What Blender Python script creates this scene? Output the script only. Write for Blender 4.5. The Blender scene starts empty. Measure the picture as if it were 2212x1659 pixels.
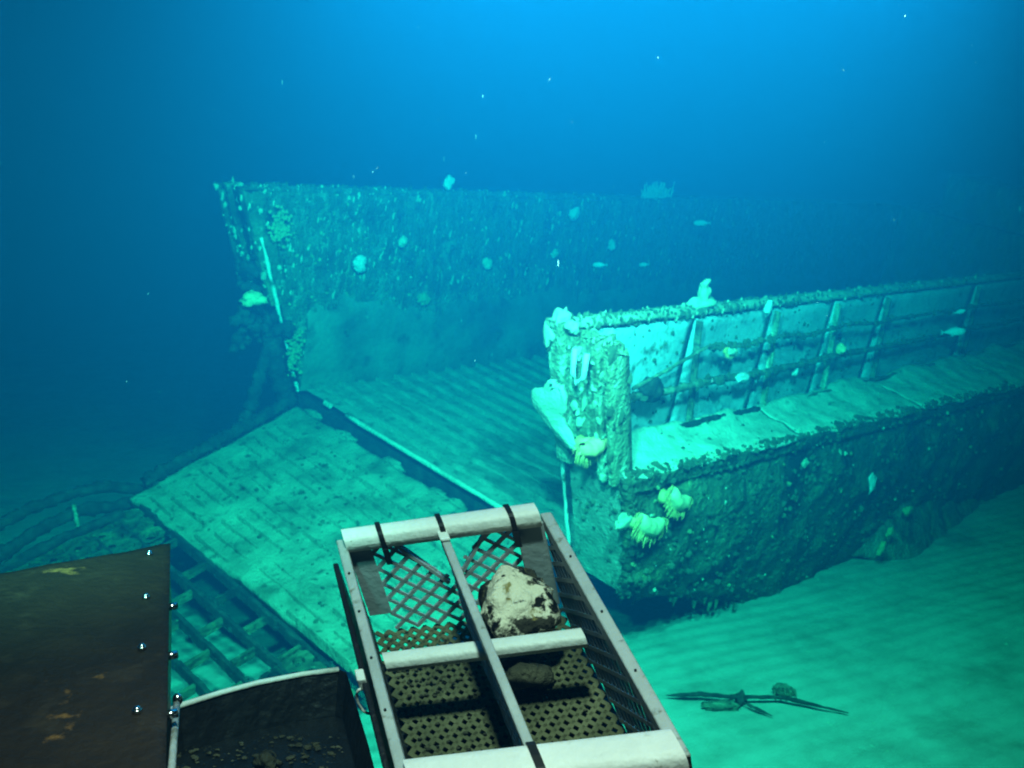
import bpy, bmesh, math, random
import numpy as np
from mathutils import Vector, Matrix, noise
random.seed(7)
rng = np.random.default_rng(11)
S = bpy.context.scene
col = S.collection

# ------------------------------------------------------------------ camera
CAM_Z = 3.0
cam_d = bpy.data.cameras.new('camera')
cam = bpy.data.objects.new('camera', cam_d); col.objects.link(cam)
cam.location = (0, 0, CAM_Z)
cam.rotation_euler = (math.radians(80.0), 0, 0)
cam_d.sensor_width = 36.0
cam_d.lens = 36.0 * 2250.7 / 2212.0
cam_d.clip_start = 0.02; cam_d.clip_end = 500
cam_d.dof.use_dof = True; cam_d.dof.focus_distance = 1.75; cam_d.dof.aperture_fstop = 12.0
S.camera = cam

# ------------------------------------------------------------------ world: faint daylight far above the water
W = bpy.data.worlds.new('World'); S.world = W; W.use_nodes = True
nt = W.node_tree; nt.nodes.clear()
sky = nt.nodes.new('ShaderNodeTexSky'); sky.sky_type = 'NISHITA'; sky.sun_disc = False
sky.sun_elevation = math.radians(60); sky.sun_rotation = math.radians(20)
bg = nt.nodes.new('ShaderNodeBackground'); bg.inputs['Strength'].default_value = 0.05
W.cycles.sampling_method = 'NONE'
wo = nt.nodes.new('ShaderNodeOutputWorld')
nt.links.new(sky.outputs[0], bg.inputs[0]); nt.links.new(bg.outputs[0], wo.inputs[0])

# ------------------------------------------------------------------ the submersible's own floodlights (the only light down here)
def flood(name, loc, target, power, size, blend, radius, color):
    d = bpy.data.lights.new(name, 'SPOT'); d.energy = power; d.spot_size = math.radians(size)
    d.spot_blend = blend; d.shadow_soft_size = radius; d.color = color
    o = bpy.data.objects.new(name, d); col.objects.link(o); o.location = loc
    o.rotation_euler = (Vector(target) - Vector(loc)).to_track_quat('-Z', 'Y').to_euler()
    return o
flood('submersible_floodlight', (-0.10, 2.2, 4.15), (0.10, 8.6, 1.9), 5000, 116, 1.0, 0.10, (0.95, 0.92, 0.82))
flood('submersible_floodlight', (0.90, 2.2, 4.15), (0.45, 8.6, 1.9), 5000, 112, 1.0, 0.10, (0.95, 0.92, 0.82))
flood('submersible_floodlight', (-0.9, -0.3, 4.7), (-2.4, 8.4, 0.1), 5600, 62, 1.0, 0.10, (0.95, 0.92, 0.80))
flood('submersible_work_lamp', (-0.10, 0.55, 3.95), (-.16, 1.46, 2.35), 390, 60, 1.0, 0.07, (1.0, 0.54, 0.46))

S.view_settings.view_transform = 'Standard'; S.view_settings.look = 'None'
S.view_settings.exposure = 0.0; S.view_settings.gamma = 1.0
S.view_settings.use_curve_mapping = False
S.render.engine = 'CYCLES'
cy = S.cycles
cy.use_denoising = True
try: cy.denoiser = 'OPENIMAGEDENOISE'
except Exception: pass
cy.max_bounces = 3; cy.diffuse_bounces = 1; cy.glossy_bounces = 2; cy.transmission_bounces = 2
cy.volume_bounces = 0; cy.transparent_max_bounces = 6
cy.caustics_reflective = False; cy.caustics_refractive = False
cy.sample_clamp_indirect = 4.0
cy.filter_width = 2.0

# ------------------------------------------------------------------ helpers
def link(name, me, material=None, parent=None, smooth=False):
    o = bpy.data.objects.new(name, me); col.objects.link(o)
    if material is not None and len(me.materials) == 0: me.materials.append(material)
    if parent is not None: o.parent = parent
    if smooth:
        for p in me.polygons: p.use_smooth = True
    return o
def empty(name, loc=(0, 0, 0), parent=None):
    o = bpy.data.objects.new(name, None); col.objects.link(o); o.location = loc; o.empty_display_size = .1
    if parent is not None: o.parent = parent
    return o
def tag(o, label=None, cat=None, group=None, kind=None):
    if label: o['label'] = label
    if cat: o['category'] = cat
    if group: o['group'] = group
    if kind: o['kind'] = kind
    return o

def blob(m, c, r, squash, seed, sub=3):
    vs, fs = ICO[sub]; off = Vector((seed*3.1 % 97, seed*1.7 % 89, seed*.9 % 83)); out = []
    for v in vs:
        vv = Vector(v)
        k = 1 + .55*noise.noise(vv*1.1+off) + .35*noise.noise(vv*2.7+off) + .22*noise.noise(vv*6+off) + .10*noise.noise(vv*13+off)
        out.append((c[0]+v[0]*r*squash[0]*k, c[1]+v[1]*r*squash[1]*k, c[2]+v[2]*r*squash[2]*k))
    m.add(out, fs)
class MB:
    """collects faces, builds one mesh object"""
    def __init__(s): s.v = []; s.f = []
    def add(s, vs, fs):
        n = len(s.v); s.v += [tuple(map(float, v)) for v in vs]; s.f += [tuple(i + n for i in f) for f in fs]
    def box(s, p0, p1, fn=None):
        (x0, y0, z0), (x1, y1, z1) = p0, p1
        vs = [(x0,y0,z0),(x1,y0,z0),(x1,y1,z0),(x0,y1,z0),(x0,y0,z1),(x1,y0,z1),(x1,y1,z1),(x0,y1,z1)]
        if fn: vs = [fn(*v) for v in vs]
        s.add(vs, [(0,3,2,1),(4,5,6,7),(0,1,5,4),(1,2,6,5),(2,3,7,6),(3,0,4,7)])
    def hexa(s, vs):
        s.add(vs, [(0,3,2,1),(4,5,6,7),(0,1,5,4),(1,2,6,5),(2,3,7,6),(3,0,4,7)])
    def bar(s, a, b, w, t, up=(0, 0, 1)):
        a, b = Vector(a), Vector(b); d = (b - a)
        if d.length < 1e-6: return
        d.normalize(); u = Vector(up); sd = d.cross(u)
        if sd.length < 1e-4: sd = d.cross(Vector((1, 0, 0)))
        sd.normalize(); u = sd.cross(d).normalized()
        sd *= w / 2; u *= t / 2
        s.hexa([a-sd-u, a+sd-u, b+sd-u, b-sd-u, a-sd+u, a+sd+u, b+sd+u, b-sd+u])
    def tube(s, pts, rad, seg=8, jit=0.0, cap=True):
        pts = [Vector(p) for p in pts]; n = len(pts)
        rads = rad if isinstance(rad, (list, tuple)) else [rad] * n
        base = len(s.v); prev = None
        for i, p in enumerate(pts):
            d = (pts[min(i+1, n-1)] - pts[max(i-1, 0)]).normalized()
            ref = Vector((0, 0, 1)) if abs(d.z) < .9 else Vector((1, 0, 0))
            a = d.cross(ref).normalized(); b = a.cross(d).normalized()
            for k in range(seg):
                th = 2*math.pi*k/seg
                r = rads[i] * (1 + random.uniform(-jit, jit))
                s.v.append(tuple(p + (a*math.cos(th) + b*math.sin(th)) * r))
        for i in range(n-1):
            for k in range(seg):
                q = base + i*seg
                s.f.append((q+k, q+(k+1) % seg, q+seg+(k+1) % seg, q+seg+k))
        if cap:
            s.f.append(tuple(base+k for k in range(seg))[::-1]); s.f.append(tuple(base+(n-1)*seg+k for k in range(seg)))
    def grid(s, fn, nu, nv):
        base = len(s.v)
        for i in range(nu+1):
            for j in range(nv+1): s.v.append(tuple(fn(i/nu, j/nv)))
        for i in range(nu):
            for j in range(nv):
                a = base+i*(nv+1)+j
                s.f.append((a, a+nv+1, a+nv+2, a+1))
    def lump(s, c, r, squash=(1, 1, 1), amp=.35, sub=1, seed=0):
        vs, fs = ICO[sub]
        off = Vector((seed*3.1, seed*1.7, seed*.9))
        out = []
        for v in vs:
            k = 1 + amp*noise.noise(Vector(v)*1.7+off) + amp*.4*noise.noise(Vector(v)*4+off)
            out.append((c[0]+v[0]*r*squash[0]*k, c[1]+v[1]*r*squash[1]*k, c[2]+v[2]*r*squash[2]*k))
        s.add(out, fs)
    def mesh(s, name):
        me = bpy.data.meshes.new(name); me.from_pydata(s.v, [], s.f); me.update(); return me
    def build(s, name, material, parent=None, smooth=False, bevel=0):
        o = link(name, s.mesh(name), material, parent, smooth)
        if bevel:
            m = o.modifiers.new('bevel', 'BEVEL'); m.width = bevel; m.segments = 2; m.limit_method = 'ANGLE'
        return o
ICO = {}
for sub in (1, 2, 3, 4):
    bm = bmesh.new(); bmesh.ops.create_icosphere(bm, subdivisions=sub, radius=1)
    ICO[sub] = ([tuple(v.co) for v in bm.verts], [tuple(v.index for v in f.verts) for f in bm.faces]); bm.free()

def fbm(p, sc, oct=4, seed=0.0):
    return noise.fractal(Vector((p[0]*sc+seed, p[1]*sc-seed*.7, p[2]*sc+seed*.3)), 1.0, 2.0, oct)

# ------------------------------------------------------------------ materials
def mat(name, cols, scale=6, rough=.8, bump=.3, bscale=30, spec=.25, metal=0.0, stretch=(1, 1, 1), patch=None, detail=6, bdist=.02, pos=None):
    """procedural: fractal noise through a ramp of colours; patch=(colour, scale, lo, hi) lays a second cover on top"""
    m = bpy.data.materials.new(name); m.use_nodes = True
    t = m.node_tree; N = t.nodes; L = t.links
    b = N['Principled BSDF']; b.inputs['Roughness'].default_value = rough
    b.inputs['Specular IOR Level'].default_value = spec; b.inputs['Metallic'].default_value = metal
    tc = N.new('ShaderNodeTexCoord'); mp = N.new('ShaderNodeMapping'); mp.inputs['Scale'].default_value = stretch
    L.new(tc.outputs['Object'], mp.inputs[0])
    n1 = N.new('ShaderNodeTexNoise'); n1.inputs['Scale'].default_value = scale; n1.inputs['Detail'].default_value = detail
    n1.inputs['Roughness'].default_value = .65
    L.new(mp.outputs[0], n1.inputs['Vector'])
    r = N.new('ShaderNodeValToRGB'); e = r.color_ramp.elements
    k = len(cols)
    P = pos or [.3 + .4*i/max(1, k-1) for i in range(k)]
    while len(e) < k: e.new(.5)
    for i, c in enumerate(cols):
        e[i].position = P[i]; e[i].color = (*c, 1)
    L.new(n1.outputs['Fac'], r.inputs[0])
    out = r.outputs[0]
    pl = patch if isinstance(patch, list) else ([patch] if patch else [])
    for q, (pc, ps, lo, hi) in enumerate(pl):
        n2 = N.new('ShaderNodeTexNoise'); n2.inputs['Scale'].default_value = ps; n2.inputs['Detail'].default_value = 8
        n2.inputs['Roughness'].default_value = .6
        mp2 = N.new('ShaderNodeMapping'); mp2.inputs['Location'].default_value = (3.3+q*5, 1.2, 7.7); mp2.inputs['Scale'].default_value = stretch
        L.new(tc.outputs['Object'], mp2.inputs[0]); L.new(mp2.outputs[0], n2.inputs['Vector'])
        mr = N.new('ShaderNodeMapRange'); mr.inputs['From Min'].default_value = lo; mr.inputs['From Max'].default_value = hi
        L.new(n2.outputs['Fac'], mr.inputs[0])
        mx = N.new('ShaderNodeMix'); mx.data_type = 'RGBA'
        L.new(mr.outputs[0], mx.inputs['Factor']); L.new(out, mx.inputs['A']); mx.inputs['B'].default_value = (*pc, 1)
        out = mx.outputs['Result']
    L.new(out, b.inputs['Base Color'])
    if bump:
        n3 = N.new('ShaderNodeTexNoise'); n3.inputs['Scale'].default_value = bscale; n3.inputs['Detail'].default_value = 8
        L.new(tc.outputs['Object'], n3.inputs['Vector'])
        bp = N.new('ShaderNodeBump'); bp.inputs['Strength'].default_value = bump; bp.inputs['Distance'].default_value = bdist
        L.new(n3.outputs['Fac'], bp.inputs['Height']); L.new(bp.outputs[0], b.inputs['Normal'])
    return m
M = {}
M['sand']  = mat('rippled_sand', [(.30,.285,.215), (.41,.385,.295), (.48,.45,.35)], 2.5, .95, .5, 120, .1, patch=[((.20,.185,.135), 1.3, .55, .75), ((.5,.48,.4), 60, .70, .76)])
M['silt']  = mat('silted_steel', [(.16,.15,.09), (.34,.32,.21), (.46,.43,.29)], 5, .95, .6, 45, .1, patch=[((.10,.09,.05), 9, .56, .72), ((.55,.52,.36), 2.2, .55, .75)])
M['deck']  = mat('silted_deck', [(.14,.145,.10), (.27,.27,.20), (.37,.36,.275)], 6, .95, .6, 45, .1, patch=[((.10,.10,.07), 12, .57, .7), ((.50,.47,.36), 1.6, .58, .78)])
M['ramp']  = mat('silted_ramp', [(.12,.12,.075), (.24,.235,.155), (.34,.33,.22)], 4, .95, .7, 45, .1, patch=[((.06,.06,.035), 13, .57, .68), ((.40,.38,.25), 1.8, .55, .75), ((.10,.10,.06), 3.2, .58, .74)])
M['cat']   = mat('pale_drifted_silt', [(.34,.33,.24), (.52,.50,.38), (.62,.60,.46)], 7, .95, .8, 40, .1, patch=[((.16,.16,.10), 14, .60, .72)])
M['panel'] = mat('pale_painted_steel', [(.26,.31,.33), (.38,.44,.46), (.48,.54,.55)], 4, .8, .35, 30, .25, patch=[((.08,.09,.06), 8, .58, .70), ((.16,.15,.08), 26, .58, .72)])
M['hull']  = mat('overgrown_hull', [(.03,.036,.024), (.08,.09,.05), (.16,.165,.085)], 3.5, .95, .8, 22, .1, patch=[((.24,.23,.10), 5, .56, .70), ((.016,.02,.016), 2.6, .52, .64), ((.30,.30,.18), 13, .64, .74)], bdist=.05)
M['wall']  = mat('overgrown_inner_wall', [(.05,.06,.04), (.14,.15,.10), (.30,.30,.20)], 9, .95, 1.0, 40, .1, stretch=(1.4, 1.4, .45), patch=[((.30,.29,.12), 2.0, .57, .72), ((.035,.045,.035), 4, .54, .66), ((.45,.44,.32), 16, .66, .74)], bdist=.04)
M['strake'] = mat('dusty_strake', [(.07,.08,.06), (.15,.16,.12), (.24,.25,.19)], 2.2, .95, .6, 25, .1, patch=[((.05,.06,.045), 5, .56, .7), ((.34,.34,.26), 9, .64, .76)])
M['post']  = mat('flaking_post', [(.09,.09,.05), (.26,.25,.14), (.55,.54,.38)], 10, .9, .9, 40, .2, stretch=(1.5, 1.5, .35), patch=((.62,.60,.42), 4, .58, .68), bdist=.03)
M['white'] = mat('bare_pale_edge', [(.50,.52,.44), (.72,.74,.64)], 9, .6, .3, 40, .4, patch=((.12,.12,.07), 9, .54, .62))
M['pipe']  = mat('crusted_pipe', [(.05,.05,.035), (.14,.14,.09), (.30,.29,.18)], 14, .95, 1.0, 60, .1, bdist=.02)
M['dark']  = mat('black_crust', [(.012,.014,.012), (.03,.035,.03), (.07,.07,.05)], 12, .9, .8, 50, .15)
M['turf']  = mat('dark_turf', [(.035,.04,.025), (.07,.08,.045), (.12,.125,.07)], 4, .95, 0)
M['turfp'] = mat('pale_turf', [(.28,.28,.17), (.5,.48,.33)], 4, .95, 0)
M['turfy'] = mat('yellow_turf', [(.20,.19,.08), (.36,.33,.14)], 4, .95, 0)
M['sponge'] = mat('white_sponge', [(.45,.48,.46), (.62,.64,.60)], 10, .9, .5, 60, .1)
M['sponge_y'] = mat('cream_sponge', [(.42,.40,.27), (.58,.56,.40)], 8, .9, .5, 60, .1)
M['yellow'] = mat('yellow_sponge', [(.26,.24,.09), (.42,.38,.16)], 10, .9, .5, 60, .1)
M['anemone'] = mat('anemone_flesh', [(.72,.44,.20), (.80,.55,.28)], 8, .6, .2, 40, .3)
M['orange'] = mat('orange_flesh', [(.95,.36,.14), (.98,.44,.20)], 8, .6, .2, 40, .3)
M['tent'] = mat('anemone_tentacle', [(.85,.42,.12), (.9,.52,.18)], 8, .6, 0, 40, .3)
M['fish'] = mat('pale_fish', [(.55,.62,.70), (.75,.80,.86)], 6, .4, .1, 60, .5)
M['fin'] = mat('fish_fin', [(.35,.42,.5), (.5,.56,.62)], 6, .5, 0, 60, .4)
M['snow'] = mat('marine_snow', [(.35,.35,.34), (.45,.45,.44)], 6, .9, 0)
# submersible gear
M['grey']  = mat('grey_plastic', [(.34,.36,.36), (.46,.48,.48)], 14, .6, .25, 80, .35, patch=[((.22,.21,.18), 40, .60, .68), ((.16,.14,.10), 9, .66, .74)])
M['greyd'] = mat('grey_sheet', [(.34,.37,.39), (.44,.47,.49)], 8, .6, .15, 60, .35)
M['bar']   = mat('white_plastic', [(.70,.69,.66), (.84,.83,.80)], 10, .5, .2, 80, .4, patch=[((.45,.42,.34), 14, .62, .74), ((.3,.28,.22), 60, .68, .74)])
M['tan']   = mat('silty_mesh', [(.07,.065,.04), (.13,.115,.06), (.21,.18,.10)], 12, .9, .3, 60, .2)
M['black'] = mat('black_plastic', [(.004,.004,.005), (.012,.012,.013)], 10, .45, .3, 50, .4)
M['brown'] = mat('rusty_brown_plate', [(.009,.006,.004), (.017,.011,.007), (.026,.016,.009)], 5, .7, .4, 60, .25, patch=[((.034,.022,.013), 16, .56, .70), ((.24,.11,.03), 9, .64, .71)])
M['steel'] = mat('bright_steel', [(.55,.55,.55), (.7,.7,.7)], 10, .22, 0, metal=1.0, spec=.5)
M['tie']   = mat('cable_tie', [(.006,.006,.006), (.012,.012,.012)], 10, .5, 0)
M['rock']  = mat('crusted_rock', [(.015,.013,.010), (.05,.042,.03), (.12,.10,.06)], 9, .95, 1.0, 30, .2, patch=[((.82,.70,.55), 11, .50, .53), ((.3,.22,.08), 34, .60, .66), ((.010,.008,.006), 22, .57, .61)], bdist=.03)
M['rockb'] = mat('brown_rock', [(.03,.026,.018), (.07,.06,.04), (.15,.125,.08)], 12, .95, 1.0, 40, .2, bdist=.03)

# ------------------------------------------------------------------ the sea: one closed even volume round everything
hz = MB(); hz.box((-60, -25, -1.2), (70, 90, 45))
haze = hz.build('haze', None); haze['kind'] = 'stuff'
hm = bpy.data.materials.new('sea_water'); hm.use_nodes = True
t = hm.node_tree; t.nodes.clear()
pv = t.nodes.new('ShaderNodeVolumePrincipled'); mo = t.nodes.new('ShaderNodeOutputMaterial')
SC = (.0004, .0108, .0318); AB = (.42, .080, .080)
pv.inputs['Color'].default_value = (*SC, 1)
pv.inputs['Absorption Color'].default_value = (*[(1 - a/(1-c))**2 for a, c in zip(AB, SC)], 1)
pv.inputs['Density'].default_value = 1.0; pv.inputs['Anisotropy'].default_value = 0.0
pv.inputs['Blackbody Intensity'].default_value = 0.0
t.links.new(pv.outputs[0], mo.inputs['Volume'])
haze.data.materials.append(hm)

# ------------------------------------------------------------------ seabed
def sand_z(x, y):
    z = .03*noise.noise(Vector((x*.35, y*.35, 0))) + .012*noise.noise(Vector((x*1.3, y*1.3, 4)))
    a = math.radians(-62)
    w = noise.noise(Vector((x*.5, y*.5, 9)))*1.3 + noise.noise(Vector((x*1.7, y*1.7, 3)))*.25
    amp = .55 + .45*noise.noise(Vector((x*.6+8, y*.6, 2)))
    z += .0055*amp*math.sin((x*math.cos(a)+y*math.sin(a))*2*math.pi/.15 + w*2.6) + .004*noise.noise(Vector((x*9, y*9, 1)))
    return z
def seabed():
    xs = np.concatenate([np.linspace(-58, -5, 24)[:-1], np.linspace(-5, 7, 481), np.linspace(7, 66, 26)[1:]])
    ys = np.concatenate([np.linspace(-24, 2.5, 8)[:-1], np.linspace(2.5, 11, 341), np.linspace(11, 20, 40)[1:], np.linspace(20, 88, 14)[1:]])
    vs = []; fs = []; ny = len(ys)
    for x in xs:
        for y in ys: vs.append((x, y, sand_z(x, y) if (-6 < x < 8 and 2 < y < 21) else 0.0))
    for i in range(len(xs)-1):
        for j in range(ny-1):
            a = i*ny+j; fs.append((a, a+ny, a+ny+1, a+1))
    me = bpy.data.meshes.new('seabed'); me.from_pydata(vs, [], fs); me.update()
    o = link('seabed', me, M['sand'], None, True); o['kind'] = 'structure'
seabed()

# ------------------------------------------------------------------ the landing craft (ship space: x aft, y to far side, z up from the well deck)
SHIP = Matrix(((0.68587, -0.70534, 0.17912, 0.4244), (0.72757, 0.66972, -0.1487, 6.4353), (-0.01508, 0.23231, 0.97252, 0.7593), (0, 0, 0, 1)))
craft = empty('landing_craft'); craft.matrix_world = SHIP
tag(craft, 'sunken landing craft with its bow ramp down, overgrown, listing on the sand', 'shipwreck')
Hc = 1.615; RK = .394; LEN = 13.0; WI = 3.1; CAT = .79
def xf(z): return -RK*z            # raked bow edge
def rough(p, a=.012, sc=6): return a*fbm(p, sc, 4)

def mirror(y, far): return WI - y if far else y    # near side is modelled at y<=0; far one is its mirror image

def hull_side(far):
    def yo(x): return -.42 - .055*min(max(x, -.3), 7)
    def zb(x): return -.13 - .32*max(0, min(x, 2.2))
    def sec(x):
        y0 = yo(x); b = zb(x)
        return [(-.30, CAT-.02), (y0+.02, CAT-.02), (y0-.025, CAT-.035), (y0-.03, CAT-.11), (y0, CAT-.13), (y0-.06, .45), (y0-.075, .22),
                (y0-.035, b*.35+.05), (y0+.04, b*.8), (y0+.13, b), (y0+.4, b-.05), (WI/2, b-.08)]
    def fn(u, v):
        x = -.0 + (u**1.5)*LEN
        pts = sec(x); k = v*(len(pts)-1); i = min(int(k), len(pts)-2); f = k-i
        y = pts[i][0]*(1-f)+pts[i+1][0]*f; z = pts[i][1]*(1-f)+pts[i+1][1]*f
        x += xf(max(z, -.1))*(1-min(1, u*6))
        d = .045*fbm((x, y, z), 3.0, 6) + .022*fbm((x, y, z), 10, 4) if 3 < k < 11 else .008*fbm((x, y, z), 8)
        if 7.5 < k < 10.5: z += .05*fbm((x, 0, 0), 4, 4)
        return (x, mirror(y - d, far), z + d*.3)
    m = MB(); m.grid(fn, 260 if not far else 40, 88 if not far else 24)
    o = m.build('hull_side', M['hull'], craft, True)
    if far: pass
    return o
near_hull = hull_side(False); hull_side(True)

# bow bulkheads and posts
def bow_front(far):
    # front plate below the catwalk
    m = MB()
    def fn(u, v):
        z = -.10 + v*(CAT+.12); y = -.43*u*(1-.12*(1-v))
        x = xf(z) - .02 + rough((u*2, v*2, 5+far*3), .015, 4)
        return (x, mirror(y, far), z)
    m.grid(fn, 14, 24)
    m.build('bow_plate', M['deck'] if not far else M['hull'], craft, True)
    # post above: a stack of upright flanges with ragged tops
    spec = [(.03, -.07, .10, Hc+.02), (-.07, -.15, .05, Hc-.06), (-.15, -.27, .02, Hc-.02), (-.27, -.31, .07, Hc+.01), (-.31, -.37, .03, Hc-.02), (-.37, -.40, .09, Hc-.04)]
    for k, (ya, yb, proud, top) in enumerate(spec):
        m = MB()
        def fn(u, v, ya=ya, yb=yb, proud=proud, top=top, k=k):
            # ring section (u round a rectangle), v along the height
            rag = .05*noise.noise(Vector((k*3.3, u*5, 1.0+far*4))) if v > .97 else 0
            z = CAT - .06 + v*(top+rag-CAT+.06)
            c = [(-proud, ya), (-proud, yb), (.10, yb), (.10, ya), (-proud, ya)]
            q = u*4; i = min(int(q), 3); f = q-i
            dx = c[i][0]*(1-f)+c[i+1][0]*f; y = c[i][1]*(1-f)+c[i+1][1]*f
            j = .012*fbm((dx*3, y*3+k, z*2+far*5), 5, 3)
            return (xf(z)+dx+j, mirror(y+j*.7, far), z)
        m.grid(fn, 12, 22)
        top_pts = [fn(i/4, 1.0) for i in range(4)]
        m.add(top_pts, [(0, 1, 2, 3)])
        m.build('bow_post_flange', M['hull'] if far else M['post'], craft, True)  # far flanges take the darker material, shadow put into their colour
    # pale worn inner edge
    for (za, zb_) in ([(.02, .98)] if not far else [(.10, .48), (.56, 1.28), (-.02, .05)]):
        m = MB(); n = 14
        pts = []
        for i in range(n):
            z = za+(zb_-za)*i/(n-1)
            pts.append((xf(z)-.045+random.uniform(-.004, .004), mirror(.035+random.uniform(-.004, .004), far), z))
        m.tube(pts, [.016*random.uniform(.6, 1.2) for _ in pts], 6)
        m.build('bow_edge_strip', M['white'], craft, True)
bow_front(0); bow_front(1)
m = MB(); pts = []
for k in range(40):
    z = -.12+.90*k/39; pts.append((xf(z)+.02+.012*noise.noise(Vector((k*.4, 1, 1))), -.415-.02*math.sin(math.pi*k/39)+.05*(1-k/39)**2+.012*noise.noise(Vector((k*.5, 5, 1))), z))
m.tube(pts, [.045*(1+.35*noise.noise(Vector((k*.45, 9, 2)))) for k in range(40)], 12, .10); corner = m.build('bow_corner', M['hull'], craft, True)
# U shaped cleat in the near post
m = MB(); m.tube([(xf(1.50)-.10, -.17, 1.52), (xf(1.38)-.13, -.17, 1.38), (xf(1.33)-.14, -.21, 1.33), (xf(1.38)-.13, -.255, 1.38), (xf(1.50)-.10, -.255, 1.52)], .016, 8)
m.build('cleat', M['white'], craft, True)

# well deck with its raised ribs
m = MB()
def deck_fn(u, v):
    x = u*LEN; y = .0 + v*WI
    d = .10*max(0, noise.noise(Vector((x*.7+1.2, y*.9, 7))) - .15)*(1 if y < 1.8 else .3)
    return (x, y, -.015 + d + .008*fbm((x, y, 0), 5))
m.grid(deck_fn, 160, 48)
m.build('well_deck', M['deck'], craft, True)
rib_me = None
for i in range(44):
    if rib_me is None:
        m = MB(); 
        for j in range(9):
            ya = .06+j*.331; m.hexa([(-.028, ya, -.02), (.028, ya, -.02), (.028, ya+.325, -.02), (-.028, ya+.325, -.02), (-.016, ya, .03), (.016, ya, .03), (.016, ya+.325, .03), (-.016, ya+.325, .03)])
        rib_me = m.mesh('deck_rib'); rib_me.materials.append(M['deck'])
    o = link('deck_rib', rib_me, None, craft); o.location = (.16+i*.205, 0, random.uniform(-.012, .004)); o.rotation_euler = (0, 0, random.uniform(-.004, .004))
# dark ring on the deck, standing for the round shadow of the near post
m = MB(); n = 28
m.tube([(2.0+.30*math.cos(a), 1.55+.30*math.sin(a), .03) for a in [2*math.pi*k/n for k in range(n+1)]], .03, 6, .2)
m.build('post_shadow_ring', M['pipe'], craft, True)

# near coaming: panels between stiffeners
stx = [.55, 1.53, 2.45, 3.35, 5.4, 8.0]
edges = [-.34] + stx + [LEN-.5]
for i in range(len(edges)-1):
    a, b = edges[i]+.02, edges[i+1]-.02
    def fn(u, v, a=a, b=b, i=i):
        z = CAT-.03 + v*(Hc-CAT+.0)
        x = a+(b-a)*u
        if i == 0: x += (xf(z)-xf(1.2))*(1-u)
        bul = .022*math.sin(math.pi*u)*math.sin(math.pi*v) * (1 if i % 2 else -1)
        return (x, -.10 + bul + .006*fbm((x, 0, z), 3), z)
    m = MB(); m.grid(fn, 14, 12)
    o = m.build('coaming_panel', M['panel'], craft, True)
    md = o.modifiers.new('solid', 'SOLIDIFY'); md.thickness = .02; md.offset = -1
m = MB()
def inner(u, v): 
    z = -.02+v*(Hc+.0); x = xf(z)+u*(LEN-xf(z)); return (x, 0.0 + .01*fbm((x, 1, z), 4), z)
m.grid(inner, 40, 12); m.build('coaming_lining', M['wall'], craft, True)
for i, x in enumerate(stx):
    m = MB(); lean = .18 if i else .2
    n = 10
    for k in range(n):
        za = CAT-.01+(Hc-.03-CAT)*k/n; zb_ = CAT-.01+(Hc-.03-CAT)*(k+1)/n
        xa = x+lean*(1-(za-CAT)/(Hc-CAT)); xb = x+lean*(1-(zb_-CAT)/(Hc-CAT))
        j = random.uniform(-.004, .004)
        m.hexa([(xa-.011+j, -.150, za), (xa+.011+j, -.150, za), (xa+.011+j, -.108, za), (xa-.011+j, -.108, za), (xb-.011+j, -.150, zb_), (xb+.011+j, -.150, zb_), (xb+.011+j, -.108, zb_), (xb-.011+j, -.108, zb_)])
    m.build('stiffener', M['post'] if i in (1, 2) else M['pipe'], craft)
# top rails (near and far), ragged with growth
def rail(far):
    m = MB()
    def fn(u, v):
        x = xf(Hc)+u*(LEN+.6); th = 2*math.pi*v
        r = .032 + .012*fbm((x*2, math.cos(th)*.3, math.sin(th)*.3), 5, 4)
        return (x, mirror(-.07 + r*1.7*math.cos(th), far), Hc + .012 + r*math.sin(th))
    m.grid(fn, 160, 10); m.build('top_rail', M['silt'] if not far else M['wall'], craft, True)
rail(0); rail(1)
# pipe rails along the outside of the coaming
def pipe(pts, r, name='handrail', mt='pipe', n=40, sag=0.0, jit=.22):
    P = [Vector(p) for p in pts]; out = []
    for i in range(len(P)-1):
        for k in range(n):
            f = k/n; p = P[i].lerp(P[i+1], f); p.z += -sag*math.sin(math.pi*f) + .006*noise.noise(p*5) + .022*noise.noise(p*1.3); out.append(p)
    out.append(P[-1])
    m = MB(); m.tube(out, [r*(1+.35*noise.noise(Vector((i*.37, r*90, len(pts))))) for i in range(len(out))], 8, jit)
    return m.build(name, M[mt], craft, True)
pipe([(-.36, -.21, 1.17), (.75, -.21, 1.17), (1.7, -.21, 1.18), (2.6, -.21, 1.18), (3.6, -.21, 1.18), (12, -.21, 1.17)], .023)
pipe([(.62, -.21, 1.42), (1.58, -.21, 1.43), (2.5, -.21, 1.43), (3.4, -.21, 1.42), (12, -.21, 1.41)], .014, sag=.015)
pipe([(-.12, -.21, 1.22), (.62, -.21, 1.44)], .012)
pipe([(.2, -.15, .84), (.95, -.16, .86), (1.6, -.15, .84)], .022, 'base_pipe', 'dark')
pipe([(1.75, -.15, .83), (3.0, -.16, .85), (5, -.15, .84), (12, -.15, .84)], .018, 'base_pipe')

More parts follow.
